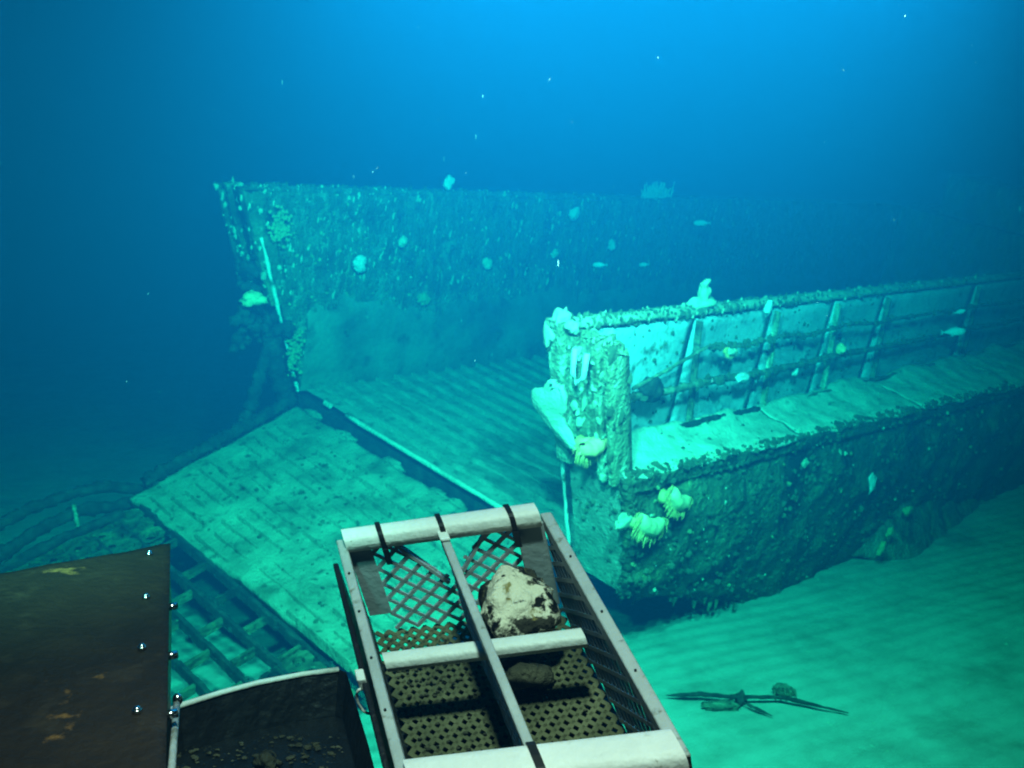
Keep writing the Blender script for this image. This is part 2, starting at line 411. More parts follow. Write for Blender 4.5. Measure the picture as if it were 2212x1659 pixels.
# catwalk plates, the seams left open
segs = [-.31, 1.62, 3.5, 5.4, 7.4, 9.4, LEN]
for far in (0, 1):
    for i in range(len(segs)-1):
        a, b = segs[i]+.006, segs[i+1]-.006
        def fn(u, v, a=a, b=b):
            x = a+(b-a)*u; yi = -.12; yo = -.45 - .055*min(x, 7) + .05*fbm((x, 3, 0), 3.1, 6)
            y = yi+(yo-yi)*v
            drift = .075*(1-v)**2*(1+noise.noise(Vector((x*1.5, 0, 5))))
            return (x, mirror(y, far), CAT+.006 + drift - .05*max(0, v-.8)**1.5*5 + .022*fbm((x, y, 1), 5, 6))
        m = MB(); m.grid(fn, 44, 12)
        o = m.build('catwalk_plate', M['cat'], craft, True)
        md = o.modifiers.new('solid', 'SOLIDIFY'); md.thickness = .025; md.offset = 1 if not far else -1

# far inner wall with its heavy crust and thick lower strake
def far_wall(u, v):
    z = -.02 + v*(Hc+.02); x = xf(z) + u*(LEN-xf(z))
    y = WI - (.045 if z < .95 else 0) - .03*fbm((x, 2, z), 4, 5) - .022*fbm((x, 5, z), 12, 3)
    return (x, y, z)
m = MB(); m.grid(far_wall, 170, 40); fw = m.build('side_wall', M['wall'], craft, True)
md = fw.modifiers.new('solid', 'SOLIDIFY'); md.thickness = .06; md.offset = -1
m = MB()
def strake(u, v):
    x = -.05 + u*9; top = .74 + .16*fbm((x, 0, 0), 1.2, 5)
    z = -.01 + v*top
    return (x, WI - .075 - .012*fbm((x, 1, z), 5, 4) + .06*max(0, v-.85)/.15, z)
m.grid(strake, 140, 16); m.build('lower_strake', M['strake'], craft, True)
# engine house far aft
m = MB(); m.box((9.6, .5, 0), (12.6, 2.6, 1.75)); m.box((9.9, .9, 1.75), (11.2, 2.2, 2.3))
m.build('engine_house', M['wall'], craft, bevel=.03)
m = MB(); m.box((2.0, .04, -.3), (LEN, WI-.04, -.06)); m.box((-.02, .04, -.18), (1.98, WI-.04, -.06)); m.build('deck_support', M['dark'], craft)

# hinge: pale bar, dark gap and lugs
for (a, b) in ((.04, 2.42), (2.62, 2.7)):
    m = MB(); n = 26
    pts = [(-.035+.008*noise.noise(Vector((k, 0, 0))), a+(b-a)*k/(n-1), .012+.006*noise.noise(Vector((0, k*.7, 3)))) for k in range(n)]
    m.tube(pts, .020, 7, .15); m.build('hinge_bar', M['cat'], craft, True)
for k, y in enumerate((.40, 1.1, 1.75, 2.3, 2.70)):
    m = MB()
    r0 = random.Random(k)
    for q in range(3): blob(m, (-.10+r0.uniform(-.03, .02), y+r0.gauss(0, .06), -.10+r0.uniform(-.01, .01)), r0.uniform(.03, .055), (.9, 1.8, .5), k*7+q)
    m.build('hinge_crust', M['ramp'], craft, True)['kind'] = 'stuff'
# ramp
RS = .30; RA = math.atan(RS)
def rz(x): return RS*(x+.0) - .04
ramp_m = MB()
def ramp_fn(u, v):
    x = -.15 - u*(1.37 + .10*v)
    yf = 2.92 - .17*u; y = .12 + v*(yf-.12)
    x += .025*max(0, u-.9)*10*fbm((0, y, 5), 3, 4)
    z = rz(x) + .016*fbm((x, y, 2), 5, 6) + .05*max(0, noise.noise(Vector((x*1.3, y*1.1, 3))))
    return (x, y, z)
ramp_m.grid(ramp_fn, 60, 100)
ramp = ramp_m.build('ramp', M['ramp'], craft, True)
md = ramp.modifiers.new('solid', 'SOLIDIFY'); md.thickness = .07; md.offset = 1
# treads across the ramp
for i in range(13):
    x = -.33-i*.10
    y = .3
    while y < 2.75 - .17*(-x/1.6):
        m = MB(); L_ = random.uniform(.25, .8); zz = random.uniform(-.022, .0)
        ye = min(y+L_, 2.8 - .17*(-x/1.6))
        m.hexa([(x-.012, y, rz(x)-.03), (x+.012, y, rz(x)-.03), (x+.012, ye, rz(x)-.03), (x-.012, ye, rz(x)-.03),
                (x-.006, y, rz(x)+.034+zz), (x+.006, y, rz(x)+.034+zz), (x+.006, ye, rz(x)+.034+zz), (x-.006, ye, rz(x)+.034+zz)])
        m.build('tread', M['ramp'], ramp)
        y = ye + random.uniform(.03, .4)
# raised side edge of the ramp on the far side, with its crusted cable
pts = []
for k in range(60):
    f = k/59; x = -.15 - 1.35*f; pts.append((x, 2.95-.16*f, rz(x)+.05+.02*noise.noise(Vector((k*.4, 2, 2)))))
m = MB(); m.tube(pts, [.046*(1+.4*noise.noise(Vector((k*.5, 4, 4)))) for k in range(60)], 8, .35); m.build('ramp_edge', M['dark'], ramp, True)
# open lattice at the foot of the ramp
rows = [-1.60, -1.79, -1.98, -2.17, -2.36, -2.55, -2.74, -2.93]
for i, x in enumerate(rows):
    m = MB(); ya = .22; yb = 2.62-.05*i; n = 24
    for k in range(n):
        y0 = ya+(yb-ya)*k/n; y1 = ya+(yb-ya)*(k+1)/n
        j = .012*noise.noise(Vector((k*.6, i, 0))); w = .019*(1+.35*noise.noise(Vector((k*.9, i, 5))))
        m.hexa([(x-w+j, y0, rz(x)-.055), (x+w+j, y0, rz(x)-.055), (x+w+j, y1, rz(x)-.055), (x-w+j, y1, rz(x)-.055), (x-w*.8+j, y0, rz(x)+.0), (x+w*.8+j, y0, rz(x)+.0), (x+w*.8+j, y1, rz(x)+.0), (x-w*.8+j, y1, rz(x)+.0)])
    m.build('lattice_bar', M['dark'], ramp)
for i in range(len(rows)-1):
    for k in range(6):
        y = .66 + k*.36 + (.18 if i % 2 else 0)
        if y > 2.3: continue
        xa, xb = rows[i]-.020, rows[i+1]+.020
        m = MB(); m.hexa([(xb, y-.016, rz(xb)-.06), (xa, y-.016, rz(xa)-.06), (xa, y+.016, rz(xa)-.06), (xb, y+.016, rz(xb)-.06), (xb, y-.013, rz(xb)-.006), (xa, y-.013, rz(xa)-.006), (xa, y+.013, rz(xa)-.006), (xb, y+.013, rz(xb)-.006)])
        m.build('lattice_cross_piece', M['hull'], ramp)
def perforated(x0, x1, y0, y1, nx, ny, r, name, mt):
    m = MB(); dx = (x1-x0)/nx; dy = (y1-y0)/ny; n8 = 12
    for i in range(nx):
        for j in range(ny):
            cx, cy_ = x0+(i+.5)*dx, y0+(j+.5)*dy; rr = r*random.uniform(.75, 1.1)
            ring = []; sq = []
            for k in range(n8):
                a = 2*math.pi*k/n8; c, s_ = math.cos(a), math.sin(a); q = max(abs(c), abs(s_))
                ring.append((cx+rr*c, cy_+rr*s_)); sq.append((cx+c/q*dx*.5, cy_+s_/q*dy*.5))
            vs = []
            for h in (.0, -.05):
                vs += [(p[0], p[1], rz(p[0])+h) for p in ring]; vs += [(p[0], p[1], rz(p[0])+h) for p in sq]
            fs = []
            for k in range(n8):
                k2 = (k+1) % n8
                fs.append((k, n8+k, n8+k2, k2)); fs.append((2*n8+k, 2*n8+k2, 3*n8+k2, 3*n8+k)); fs.append((k, k2, 2*n8+k2, 2*n8+k))
            m.add(vs, fs)
    return m.build(name, M[mt], ramp)
perforated(-2.92, -1.62, .10, .62, 8, 4, .040, 'perforated_plate', 'hull')
perforated(-2.92, -1.64, 2.18, 2.62, 8, 3, .050, 'perforated_plate', 'hull')
# bent guard pipes off the far corner of the ramp
pipe([(-1.44, 2.86, -.55), (-1.75, 2.9, -.47), (-2.0, 2.9, -.49), (-2.25, 2.9, -.53), (-2.5, 2.9, -.62), (-2.9, 2.85, -.80)], .042, 'guard_pipe', 'dark', 12)
pipe([(-1.55, 2.84, -.62), (-1.95, 2.84, -.60), (-2.2, 2.84, -.66), (-2.45, 2.8, -.76), (-2.8, 2.7, -.92)], .046, 'guard_pipe', 'dark', 12)
pipe([(-1.98, 2.86, -.56), (-2.02, 2.70, -.62), (-2.05, 2.62, -.66)], .016, 'guard_strut', 'post', 8)
pipe([(-1.75, 2.6, -.55), (-2.2, 2.62, -.66), (-2.6, 2.62, -.80), (-3.0, 2.55, -.92)], .036, 'guard_pipe', 'dark', 12)
# ramp stays: two crusted struts from the far post
pipe([(-.42, 2.98, .50), (-.47, 3.0, .2), (-.53, 3.0, -.1), (-.60, 2.98, -.20)], .052, 'ramp_stay', 'dark', 12)
pipe([(-.42, 2.98, .50), (-.32, 3.0, .2), (-.19, 3.0, -.06)], .068, 'ramp_stay', 'dark', 12)
m = MB(); r0 = random.Random(5)
for (c, e, n) in (((-.47, 2.98, .57), (.06, .05, .10), 22), ((-.62, 3.05, .66), (.07, .05, .06), 16), ((-.64, 3.05, .46), (.06, .05, .07), 18), ((-.60, 3.12, 1.0), (.05, .06, .13), 20), ((-.56, 3.05, .87), (.05, .05, .06), 10), ((-.32, 2.97, .56), (.10, .04, .05), 14)):
    for k in range(n): m.lump(tuple(c[i_]+r0.gauss(0, .5)*e[i_] for i_ in range(3)), r0.uniform(.02, .055), (1, 1, 1), .6, 1, r0.randint(0, 99))
m.build('stay_crust', M['dark'], craft, True)
# lower plating flaring out of the sand
m = MB()
def slab(u, v):
    x = 2.75+u*3.4
    top = (-.60-.02*u, -.02-.55*u**1.4); bot = (-.93+.1*u, -.52-.22*u)
    y = top[0]+(bot[0]-top[0])*v; z = top[1]+(bot[1]-top[1])*v
    k = min(1, u/.3); k = k*k*(3-2*k)
    y = top[0]+(bot[0]-top[0])*v*(.25+.75*k); z = top[1]+(bot[1]-top[1])*v
    d = .02*fbm((x, y, z), 5, 4)
    return (x-.1*(1-u)*v, y-d+.38*(1-k), z+d)
m.grid(slab, 40, 14); o = m.build('bilge_plate', M['wall'], craft, True)
md = o.modifiers.new('solid', 'SOLIDIFY'); md.thickness = .04

# dark crust masses on the far post
m = MB(); r0 = random.Random(21)
for k in range(46):      # rusticles hanging from the turn of the bilge
    x = r0.uniform(.0, 2.3); y = -.42-.055*x+r0.uniform(.02, .2); z = -.13-.32*min(x, 2.2)+r0.uniform(-.02, .05); L_ = r0.uniform(.01, .065)
    m.tube([(x, y, z+.03), (x+r0.uniform(-.02, .02), y-.01, z-L_*.5), (x+r0.uniform(-.03, .03), y-.01, z-L_)], [r0.uniform(.008, .022), .008, .003], 5)
m.build('rusticles', M['hull'], craft)['kind'] = 'stuff'
# ------------------------------------------------------------------ crust and turf scattered over the wreck
def scatter(src, n, name, mt, rmin, rmax, parent, flat=.6, keep=None, power=2.0, frond=.0):
    me = src.data; me.calc_loop_triangles()
    P = np.empty(len(me.vertices)*3); me.vertices.foreach_get('co', P); P = P.reshape(-1, 3)
    T = np.array([t.vertices[:] for t in me.loop_triangles]); A, B, C = P[T[:, 0]], P[T[:, 1]], P[T[:, 2]]
    cr = np.cross(B-A, C-A); ar = np.linalg.norm(cr, axis=1)
    Nn = cr/np.maximum(ar[:, None], 1e-9)
    if keep is not None: ar = ar*keep((A+B+C)/3)
    idx = rng.choice(len(T), n, p=ar/ar.sum())
    u, v = rng.random(n), rng.random(n); sw = u+v > 1; u[sw], v[sw] = 1-u[sw], 1-v[sw]
    Q = A[idx]+u[:, None]*(B-A)[idx]+v[:, None]*(C-A)[idx]
    base = np.array(ICO[1][0]); F = np.array(ICO[1][1]); nb = len(base)
    R_ = rmin+(rmax-rmin)*rng.random(n)**power
    V = base[None]*(1+.45*rng.standard_normal((n, nb, 1)).clip(-1.2, 1.2)*.6)*R_[:, None, None]
    V = V*(1+.5*(rng.random((n, 1, 3))-.5)*2*(1-flat)) 
    if frond: V[:, :, 2] *= 1+frond*rng.random((n, 1))
    V = V + Q[:, None, :] 
    me2 = bpy.data.meshes.new(name)
    me2.from_pydata(V.reshape(-1, 3).tolist(), [], (F[None]+(np.arange(n)*nb)[:, None, None]).reshape(-1, 3).tolist()); me2.update()
    o = link(name, me2, M[mt], parent); o['kind'] = 'stuff'
    return o
nearw = lambda c: np.exp(-np.maximum(c[:, 0], 0)/3.0)
side = lambda c: nearw(c)*(c[:, 1] < -.3)*(c[:, 2] < .75)
scatter(near_hull, 1700, 'hull_turf', 'turf', .004, .026, craft, keep=side)
scatter(near_hull, 130, 'pale_turf', 'turfp', .003, .016, craft, keep=side)
scatter(near_hull, 110, 'yellow_turf', 'turfy', .004, .020, craft, keep=side)
wallk = lambda c: np.exp(-np.maximum(c[:, 0], 0)/5.0)*(.25+.75*(c[:, 2] > .8))
scatter(fw, 3200, 'wall_turf', 'turf', .005, .024, craft, keep=wallk, frond=2.2)
scatter(fw, 800, 'pale_wall_turf', 'turfp', .003, .014, craft, keep=wallk, frond=3)
scatter(fw, 260, 'yellow_wall_turf', 'turfy', .004, .020, craft, keep=lambda c: np.exp(-np.abs(c[:, 0])/1.2))
for o in [c for c in craft.children if c.name.startswith('bow_plate')]: scatter(o, 60, 'plate_turf', 'turf', .003, .02, craft)
scatter([c for c in ramp.children if c.name.startswith('ramp_edge')][0], 260, 'edge_turf', 'dark', .004, .016, ramp)
scatter(corner, 220, 'corner_turf', 'turf', .005, .022, craft)
scatter(ramp, 200, 'ramp_turf', 'turf', .004, .018, craft)
rails = [o for o in craft.children if o.name.startswith('top_rail')]
for r_ in rails:
    scatter(r_, 1000, 'rail_turf', 'turf', .004, .017, craft, keep=nearw, frond=1.0)
    scatter(r_, 300, 'pale_rail_turf', 'turfp', .003, .013, craft, keep=nearw, frond=1.5)
for o in [c for c in craft.children if c.name.startswith('coaming_panel')][:4]: scatter(o, 70, 'panel_turf', 'turf', .003, .016, craft)
cats = [o for o in craft.children if o.name.startswith('catwalk_plate')]
edge_k = lambda c: nearw(c)*np.exp(-((c[:, 1]-(-.45-.055*np.minimum(c[:, 0], 7)))/.035)**2)
for c_ in cats[:3]:
    scatter(c_, 220, 'edge_turf', 'turf', .006, .026, craft, keep=edge_k)
    scatter(c_, 70, 'pale_edge_turf', 'turfp', .004, .018, craft, keep=edge_k)
scatter(cats[0], 24, 'catwalk_turf', 'turf', .005, .02, craft)
for o in [c for c in craft.children if c.name.startswith('bow_post_flange')]:
    scatter(o, 60, 'post_turf', random.choice(['turfp', 'turf', 'turfp']), .006, .026, craft, frond=1.5)
for o in [c for c in craft.children if c.name.startswith('handrail')][:2]:
    scatter(o, 160, 'rail_crust', 'turf', .008, .03, craft, keep=nearw)
lat = [o for o in ramp.children if o.name.startswith('lattice_bar')]
for o in lat: scatter(o, 50, 'lattice_crust', 'dark', .006, .020, ramp)

# ------------------------------------------------------------------ animals and growths that one can single out
def cluster(m, p, ext, n, rr, seed=0):
    r0 = random.Random(seed+17)
    for k in range(n):
        q = [r0.gauss(0, .42) for _ in range(3)]
        m.lump((p[0]+q[0]*ext[0], p[1]+q[1]*ext[1], p[2]+q[2]*ext[2]), r0.uniform(rr*.4, rr), (1, .8, .9), .6, 1 if n > 40 else 2, r0.randint(0, 99))
def W3(p): return SHIP @ Vector(p)
def sponge(name, p, r, mt, label, cat='sponge', squash=(1, .6, 1), lumps=4, group=None):
    c = W3(p); o = empty(name, c)
    o.matrix_world = SHIP @ Matrix.Translation(p)
    m = MB()
    for k in range(2 if lumps < 9 else 1):
        sd = random.randint(0, 9999); a = random.uniform(0, 6.28); d = .35*r*k
        blob(m, (d*math.cos(a), 0, d*math.sin(a)), r*(.85-.25*k), squash, sd)
    q = m.build(name, M[mt], None, True); q.matrix_world = SHIP @ Matrix.Translation(p)
    bpy.data.objects.remove(o)
    return tag(q, label, cat, group)
def crust(name, p, r, mt, ext, label):
    m = MB(); cluster(m, (0, 0, 0), ext, 120, .022, int(p[2]*100))
    q = m.build(name, M[mt], craft); q.location = p; q['kind'] = 'stuff'; q['label'] = label
sponge('sponge', (.39, 3.03, 1.06), .075, 'sponge', 'round pale blue-white sponge on the far wall near its bow end')
sponge('sponge', (1.36, 3.14, 1.73), .075, 'sponge', 'pale upright sponge standing on the top rail of the far wall', squash=(.7, .6, 1.1))
sponge('sponge', (3.02, 3.05, 1.49), .075, 'sponge', 'squarish pale sponge high on the far wall below its top rail')
sponge('sponge', (1.90, 3.03, 1.02), .06, 'sponge_y', 'small cream sponge halfway up the middle of the far wall')
sponge('sponge', (2.83, 3.03, 1.09), .05, 'sponge_y', 'tiny dull cream sponge on the far wall left of the swimming fish')
sponge('sponge', (3.72, 3.03, 1.16), .06, 'sponge', 'tiny pale sponge on the far wall just above the two swimming fish')
sponge('sponge', (1.16, 3.02, .73), .07, 'turfy', 'olive yellow sponge low on the far wall')
sponge('sponge', (.84, 3.03, 1.24), .05, 'sponge_y', 'faint cream sponge above the round white one on the far wall')
sponge('yellow_sponge', (-.61, 2.98, .83), .085, 'anemone', 'bright yellow sponge on the bow post of the far side', squash=(1.3, .8, .8))
crust('yellow_crust', (-.16, 3.02, .34), .10, 'turfy', (.08, .02, .20), 'yellow-green crust at the foot of the far wall beside the ramp hinge')
crust('yellow_crust', (-.42, 3.02, 1.38), .13, 'turfy', (.10, .02, .16), 'yellow-green crust at the top corner of the far wall')
# cream sponge sheet hanging on the near post
m = MB()
def sheet(u, v):
    z = .90 + v*.38
    lo = [(-.17, -.13), (-.15, -.03), (-.10, .06), (-.09, .13), (-.12, .12), (-.13, .03), (-.10, -.04)]
    q = v*(len(lo)-1); i = min(int(q), len(lo)-2); f = q-i; f = f*f*(3-2*f)
    ya = lo[i][0]*(1-f)+lo[i+1][0]*f; yb = lo[i][1]*(1-f)+lo[i+1][1]*f
    y = ya+(yb-ya)*u + .006*fbm((u, v*3, 4), 2, 2)
    x = xf(z) - .125 - .03*math.sin(math.pi*u)*math.sin(math.pi*v) + .008*fbm((u*2, v*2, 3), 2, 2)
    return (x, y, z + .012*fbm((u*2, v, 8), 2, 2))
m.grid(sheet, 16, 22); o = m.build('sponge_sheet', M['sponge_y'], None, True); o.matrix_world = SHIP
md = o.modifiers.new('solid', 'SOLIDIFY'); md.thickness = .04
tag(o, 'large smooth cream sponge sheet draped over the near bow post', 'sponge')
m = MB(); blob(m, (xf(1.64)-.04, -.03, 1.64), .05, (1, 1, 1.3), 21); blob(m, (xf(1.55)-.09, .02, 1.55), .035, (.8, 1, 2.2), 22); blob(m, (xf(1.6)-.05, -.11, 1.62), .04, (1, 1, .9), 23)
o = m.build('bryozoan_tuft', M['turfp'], None, True); o.matrix_world = SHIP; tag(o, 'ragged pale tuft crowning the top of the near bow post', 'growth')
# growth knob on the near rail
m = MB()
blob(m, (.62, -.08, Hc+.05), .085, (1.3, .6, .6), 11); blob(m, (.61, -.08, Hc+.12), .05, (.8, .7, 1.2), 12); blob(m, (.60, -.08, Hc+.185), .032, (1, .8, 1), 13)
o = m.build('coral', M['turfp'], None, True); o.matrix_world = SHIP; tag(o, 'knobbly pale coral standing up from the near top rail', 'coral')
# pale sea fan on far rail
m = MB(); 
for k in range(90):
    p0 = Vector((4.5+random.gauss(0, .10), 3.15, Hc)); L_ = random.uniform(.06, .22); a = math.pi/2+random.gauss(0, .35)
    p1 = p0+Vector((math.cos(a)*L_, random.uniform(-.04, .04), math.sin(a)*L_)); m.tube([p0, p0.lerp(p1, .5)+Vector((random.uniform(-.02, .02), 0, .01)), p1], [.010, .008, .006], 5)
o = m.build('sea_fan', M['sponge'], None); o.matrix_world = SHIP; tag(o, 'feathery pale sea fan on the far top rail, faint in blue water', 'coral')
sponge('sponge', (1.07, -.24, 1.18), .045, 'sponge', 'short white tube sponge lying on the lower handrail', squash=(1.8, .7, .8))
sponge('sponge', (1.31, -.17, 1.62), .045, 'sponge', 'white oblong sponge hanging under the near top rail', squash=(.8, .6, 1.5))
sponge('sponge', (2.47, -.24, 1.25), .05, 'anemone', 'yellow-white sponge knob on the lower handrail by the third stiffener', squash=(.9, .8, 1))
sponge('encrusting_lump', (.05, -.23, 1.20), .085, 'dark', 'ragged dark growth wrapped round the lower handrail near the post', 'growth', (1.4, .7, 1))
sponge('encrusting_lump', (1.9, -.20, 1.12), .04, 'sponge', 'small white lump under the lower handrail', 'sponge')
sponge('sponge', (2.80, -.64, .22), .085, 'sponge', 'smooth oval white sponge on the dark outer hull', squash=(.75, .5, 1.25), lumps=9)
sponge('sponge', (.41, -.49, .36), .035, 'sponge', 'tiny round white sponge on the outer hull below the two anemones')
sponge('sponge', (.16, -.46, .11), .04, 'sponge', 'tiny white sponge low on the outer hull near the basket')
sponge('sponge', (.24, -.48, .25), .06, 'turfp', 'star shaped pale sponge on the lower outer hull', squash=(1, .4, 1), lumps=6)
sponge('yellow_sponge', (3.45, -.78, -.10), .06, 'yellow', 'yellow sponge on top of the lower flared plating', squash=(1.2, .6, .8))
sponge('yellow_sponge', (3.15, -.80, -.22), .05, 'yellow', 'upper of two small yellow sponges on the plating edge')
sponge('yellow_sponge', (3.0, -.82, -.33), .05, 'yellow', 'lower of two small yellow sponges on the plating edge', squash=(.8, .6, 1.4))
sponge('sponge', (2.2, -.57, .56), .045, 'turfp', 'faint pale sponge under the catwalk edge, above the oval white one')
sponge('sponge', (1.72, -.55, .56), .04, 'turfp', 'small pale tuft under the catwalk edge, left of the oval white sponge')
sponge('yellow_sponge', (6.3, -.85, .05), .07, 'yellow', 'dim yellow sponge far aft on the dark outer hull')
sponge('green_sponge', (-.22, -.45, .50), .10, 'turfp', 'flat pale green sponge patch on the hull beside the bow plate', squash=(1.2, .3, .6))

def anemone(p, r, tilt, label, mt='anemone'):
    root = empty('anemone'); root.matrix_world = SHIP @ Matrix.Translation(p) @ Matrix.Rotation(tilt, 4, 'Y')
    m = MB(); n = 20                      # folded crescent disc, ends curled up
    def fn(u, v):
        a = math.pi*(1.02 + .96*u); th = 2*math.pi*v
        taper = .30+.70*math.sin(math.pi*u)**.6
        rr = r*.40*taper
        cr = r*.78*(1+.10*noise.noise(Vector((u*5, v*3, r*60)))); rr *= 1+.25*noise.noise(Vector((u*7, math.cos(th)*2, r*90)))
        return ((cr+rr*math.cos(th))*math.cos(a), -rr*1.1*math.sin(th)-r*.25, (cr*.72+rr*math.cos(th))*math.sin(a))
    m.grid(fn, n, 10); b = m.build('disc', M[mt], root, True)
    m = MB(); m.tube([(0, .0, -r*.5), (0, r*.3, -r*.6), (0, r*.55, -r*.65)], [r*.35, r*.28, r*.4], 10); m.build('stalk', M['tent'], root, True)
    m = MB()
    for k in range(110):
        a = math.pi*(1.0+random.uniform(0, 1)); cr = r*1.05
        p0 = Vector((cr*math.cos(a), -r*.25+random.uniform(-.15, .15)*r, cr*.78*math.sin(a)))
        d = Vector((math.cos(a), random.uniform(-.6, .3), math.sin(a)-.2)); L_ = r*random.uniform(.12, .38)
        m.tube([p0, p0+d*L_*.6, p0+d*L_+Vector((0, 0, -.2*r))], [r*.024, r*.018, r*.008], 4)
    m.build('tentacles', M['tent'], root)['kind'] = 'stuff'
    tag(root, label, 'anemone')
anemone((.08, -.55, .69), .125, .5, 'yellow crescent anemone just under the catwalk edge, upper right of the pair')
anemone((-.14, -.53, .57), .135, .35, 'yellow crescent anemone on the outer hull, lower left of the pair')
anemone((-.50, -.25, 1.01), .125, -.25, 'orange crescent anemone on the near bow post below the cream sponge', 'orange')
anemone((.80, -.25, 1.42), .055, .2, 'small pinkish anemone hanging from the upper handrail', 'sponge_y')

def fish(loc, L_, yaw, pitch, label):
    root = empty('fish', loc); root.rotation_euler = (0, pitch, yaw)
    m = MB(); n = 14
    def fn(u, v):
        th = 2*math.pi*v; x = (u-.5)*L_*.86
        h = L_*.15*(math.sin(math.pi*min(1, u**.75))**.8)*(1-.25*u)+L_*.012; w = h*.5
        return (-x, w*math.cos(th), h*math.sin(th))
    m.grid(fn, n, 12); m.build('body', M['fish'], root, True)
    def fin(pts, name):
        m = MB(); q = L_*.008
        k = len(pts); vs = [(x, q, z) for x, z in pts]+[(x, -q, z) for x, z in pts]
        m.add(vs, [tuple(range(k)), tuple(range(2*k-1, k-1, -1))]+[(i, (i+1) % k, k+(i+1) % k, k+i) for i in range(k)])
        m.build(name, M['fin'], root)
    fin([(-.40*L_, .01*L_), (-.56*L_, .11*L_), (-.52*L_, 0), (-.56*L_, -.11*L_), (-.40*L_, -.01*L_)], 'tail_fin')
    fin([(.15*L_, .12*L_), (.05*L_, .19*L_), (-.25*L_, .12*L_), (-.25*L_, .06*L_)], 'dorsal_fin')
    fin([(.0, -.12*L_), (-.1*L_, -.18*L_), (-.22*L_, -.06*L_)], 'anal_fin')
    for s_ in (1, -1):
        m = MB(); m.lump((.33*L_, s_*.045*L_, .03*L_), .018*L_, (1, 1, 1), 0, 1); m.build('eye', M['black'], root)
    tag(root, label, 'fish', 'fish swimming over the wreck')
fish((2.03, 11.32, 2.76), .19, math.radians(178), 0, 'pale fish swimming highest, alone in open water above the far wall')
fish((.85, 10.21, 2.38), .15, math.radians(170), 0, 'pale fish low before the far wall, left of the two side by side')
fish((1.35, 10.74, 2.35), .13, math.radians(140), .1, 'pale fish low before the far wall, right of the two side by side')
q = W3((4.5, -.34, 1.26)); fish(q, .24, math.radians(5), -.05, 'larger pale fish beside the handrails at the right')
q = W3((4.65, -.28, 1.42)); fish(q, .13, math.radians(12), -.15, 'small pale fish just above the larger one at the right')

# ------------------------------------------------------------------ debris on the sand
def stick():
    root = empty('driftwood', (1.32, 5.86, 0)); o = Vector(root.location)
    def T(pts, r, name, mt='pipe'):
        out = []; 
        for i in range(len(pts)-1):
            for k in range(8): out.append(Vector(pts[i]).lerp(Vector(pts[i+1]), k/8)-o)
        out.append(Vector(pts[-1])-o)
        m = MB(); m.tube(out, [r*(1+.5*noise.noise(Vector((i*.5, r*50, 1))))*min(1, .25+i*.2, .25+(len(out)-1-i)*.12) for i in range(len(out))], 7, .25); m.build(name, M[mt], root, True)
    T([(.94, 5.92, .03), (1.15, 5.90, .05), (1.32, 5.86, .05), (1.62, 5.86, .05), (1.98, 5.70, .03)], .013, 'stem', 'dark')
    T([(1.38, 5.82, .04), (1.46, 5.74, .03), (1.53, 5.68, .02)], .009, 'branch', 'dark')
    m = MB(); blob(m, (-.08, -.05, .02), .06, (1.9, .6, .5), 5); m.build('bark_lump', M['pipe'], root, True)
    m = MB(); blob(m, (.06, .0, .04), .045, (.7, .8, .9), 8); m.build('knot', M['dark'], root, True)
    tag(root, 'thin dark crusted branch lying on the rippled sand', 'branch')
stick()
m = MB(); r0 = random.Random(8)
for k in range(700):
    x = r0.uniform(.2, 4.2); y = r0.uniform(4.2, 8.2)
    m.lump((x, y, sand_z(x, y)+.001), r0.uniform(.002, .009)*r0.random()**1.5+.0015, (1.3, 1, .6), .5, 1, k % 70)
m.build('shell_grit', M['turfp'])['kind'] = 'stuff'
m = MB(); blob(m, (0, 0, .04), .05, (1.2, .6, .6), 12); blob(m, (.05, -.02, .03), .03, (1, .7, .8), 14)
for k in range(5): m.tube([(-.05+k*.025, -.02, .05), (-.06+k*.03, -.07, .06), (-.06+k*.034, -.09, 0)], [.007, .005, .003], 5)
o = m.build('crab', M['pipe'], None, True); o.location = (1.66, 5.99, 0); tag(o, 'small dark crab on the sand behind the branch', 'crab')

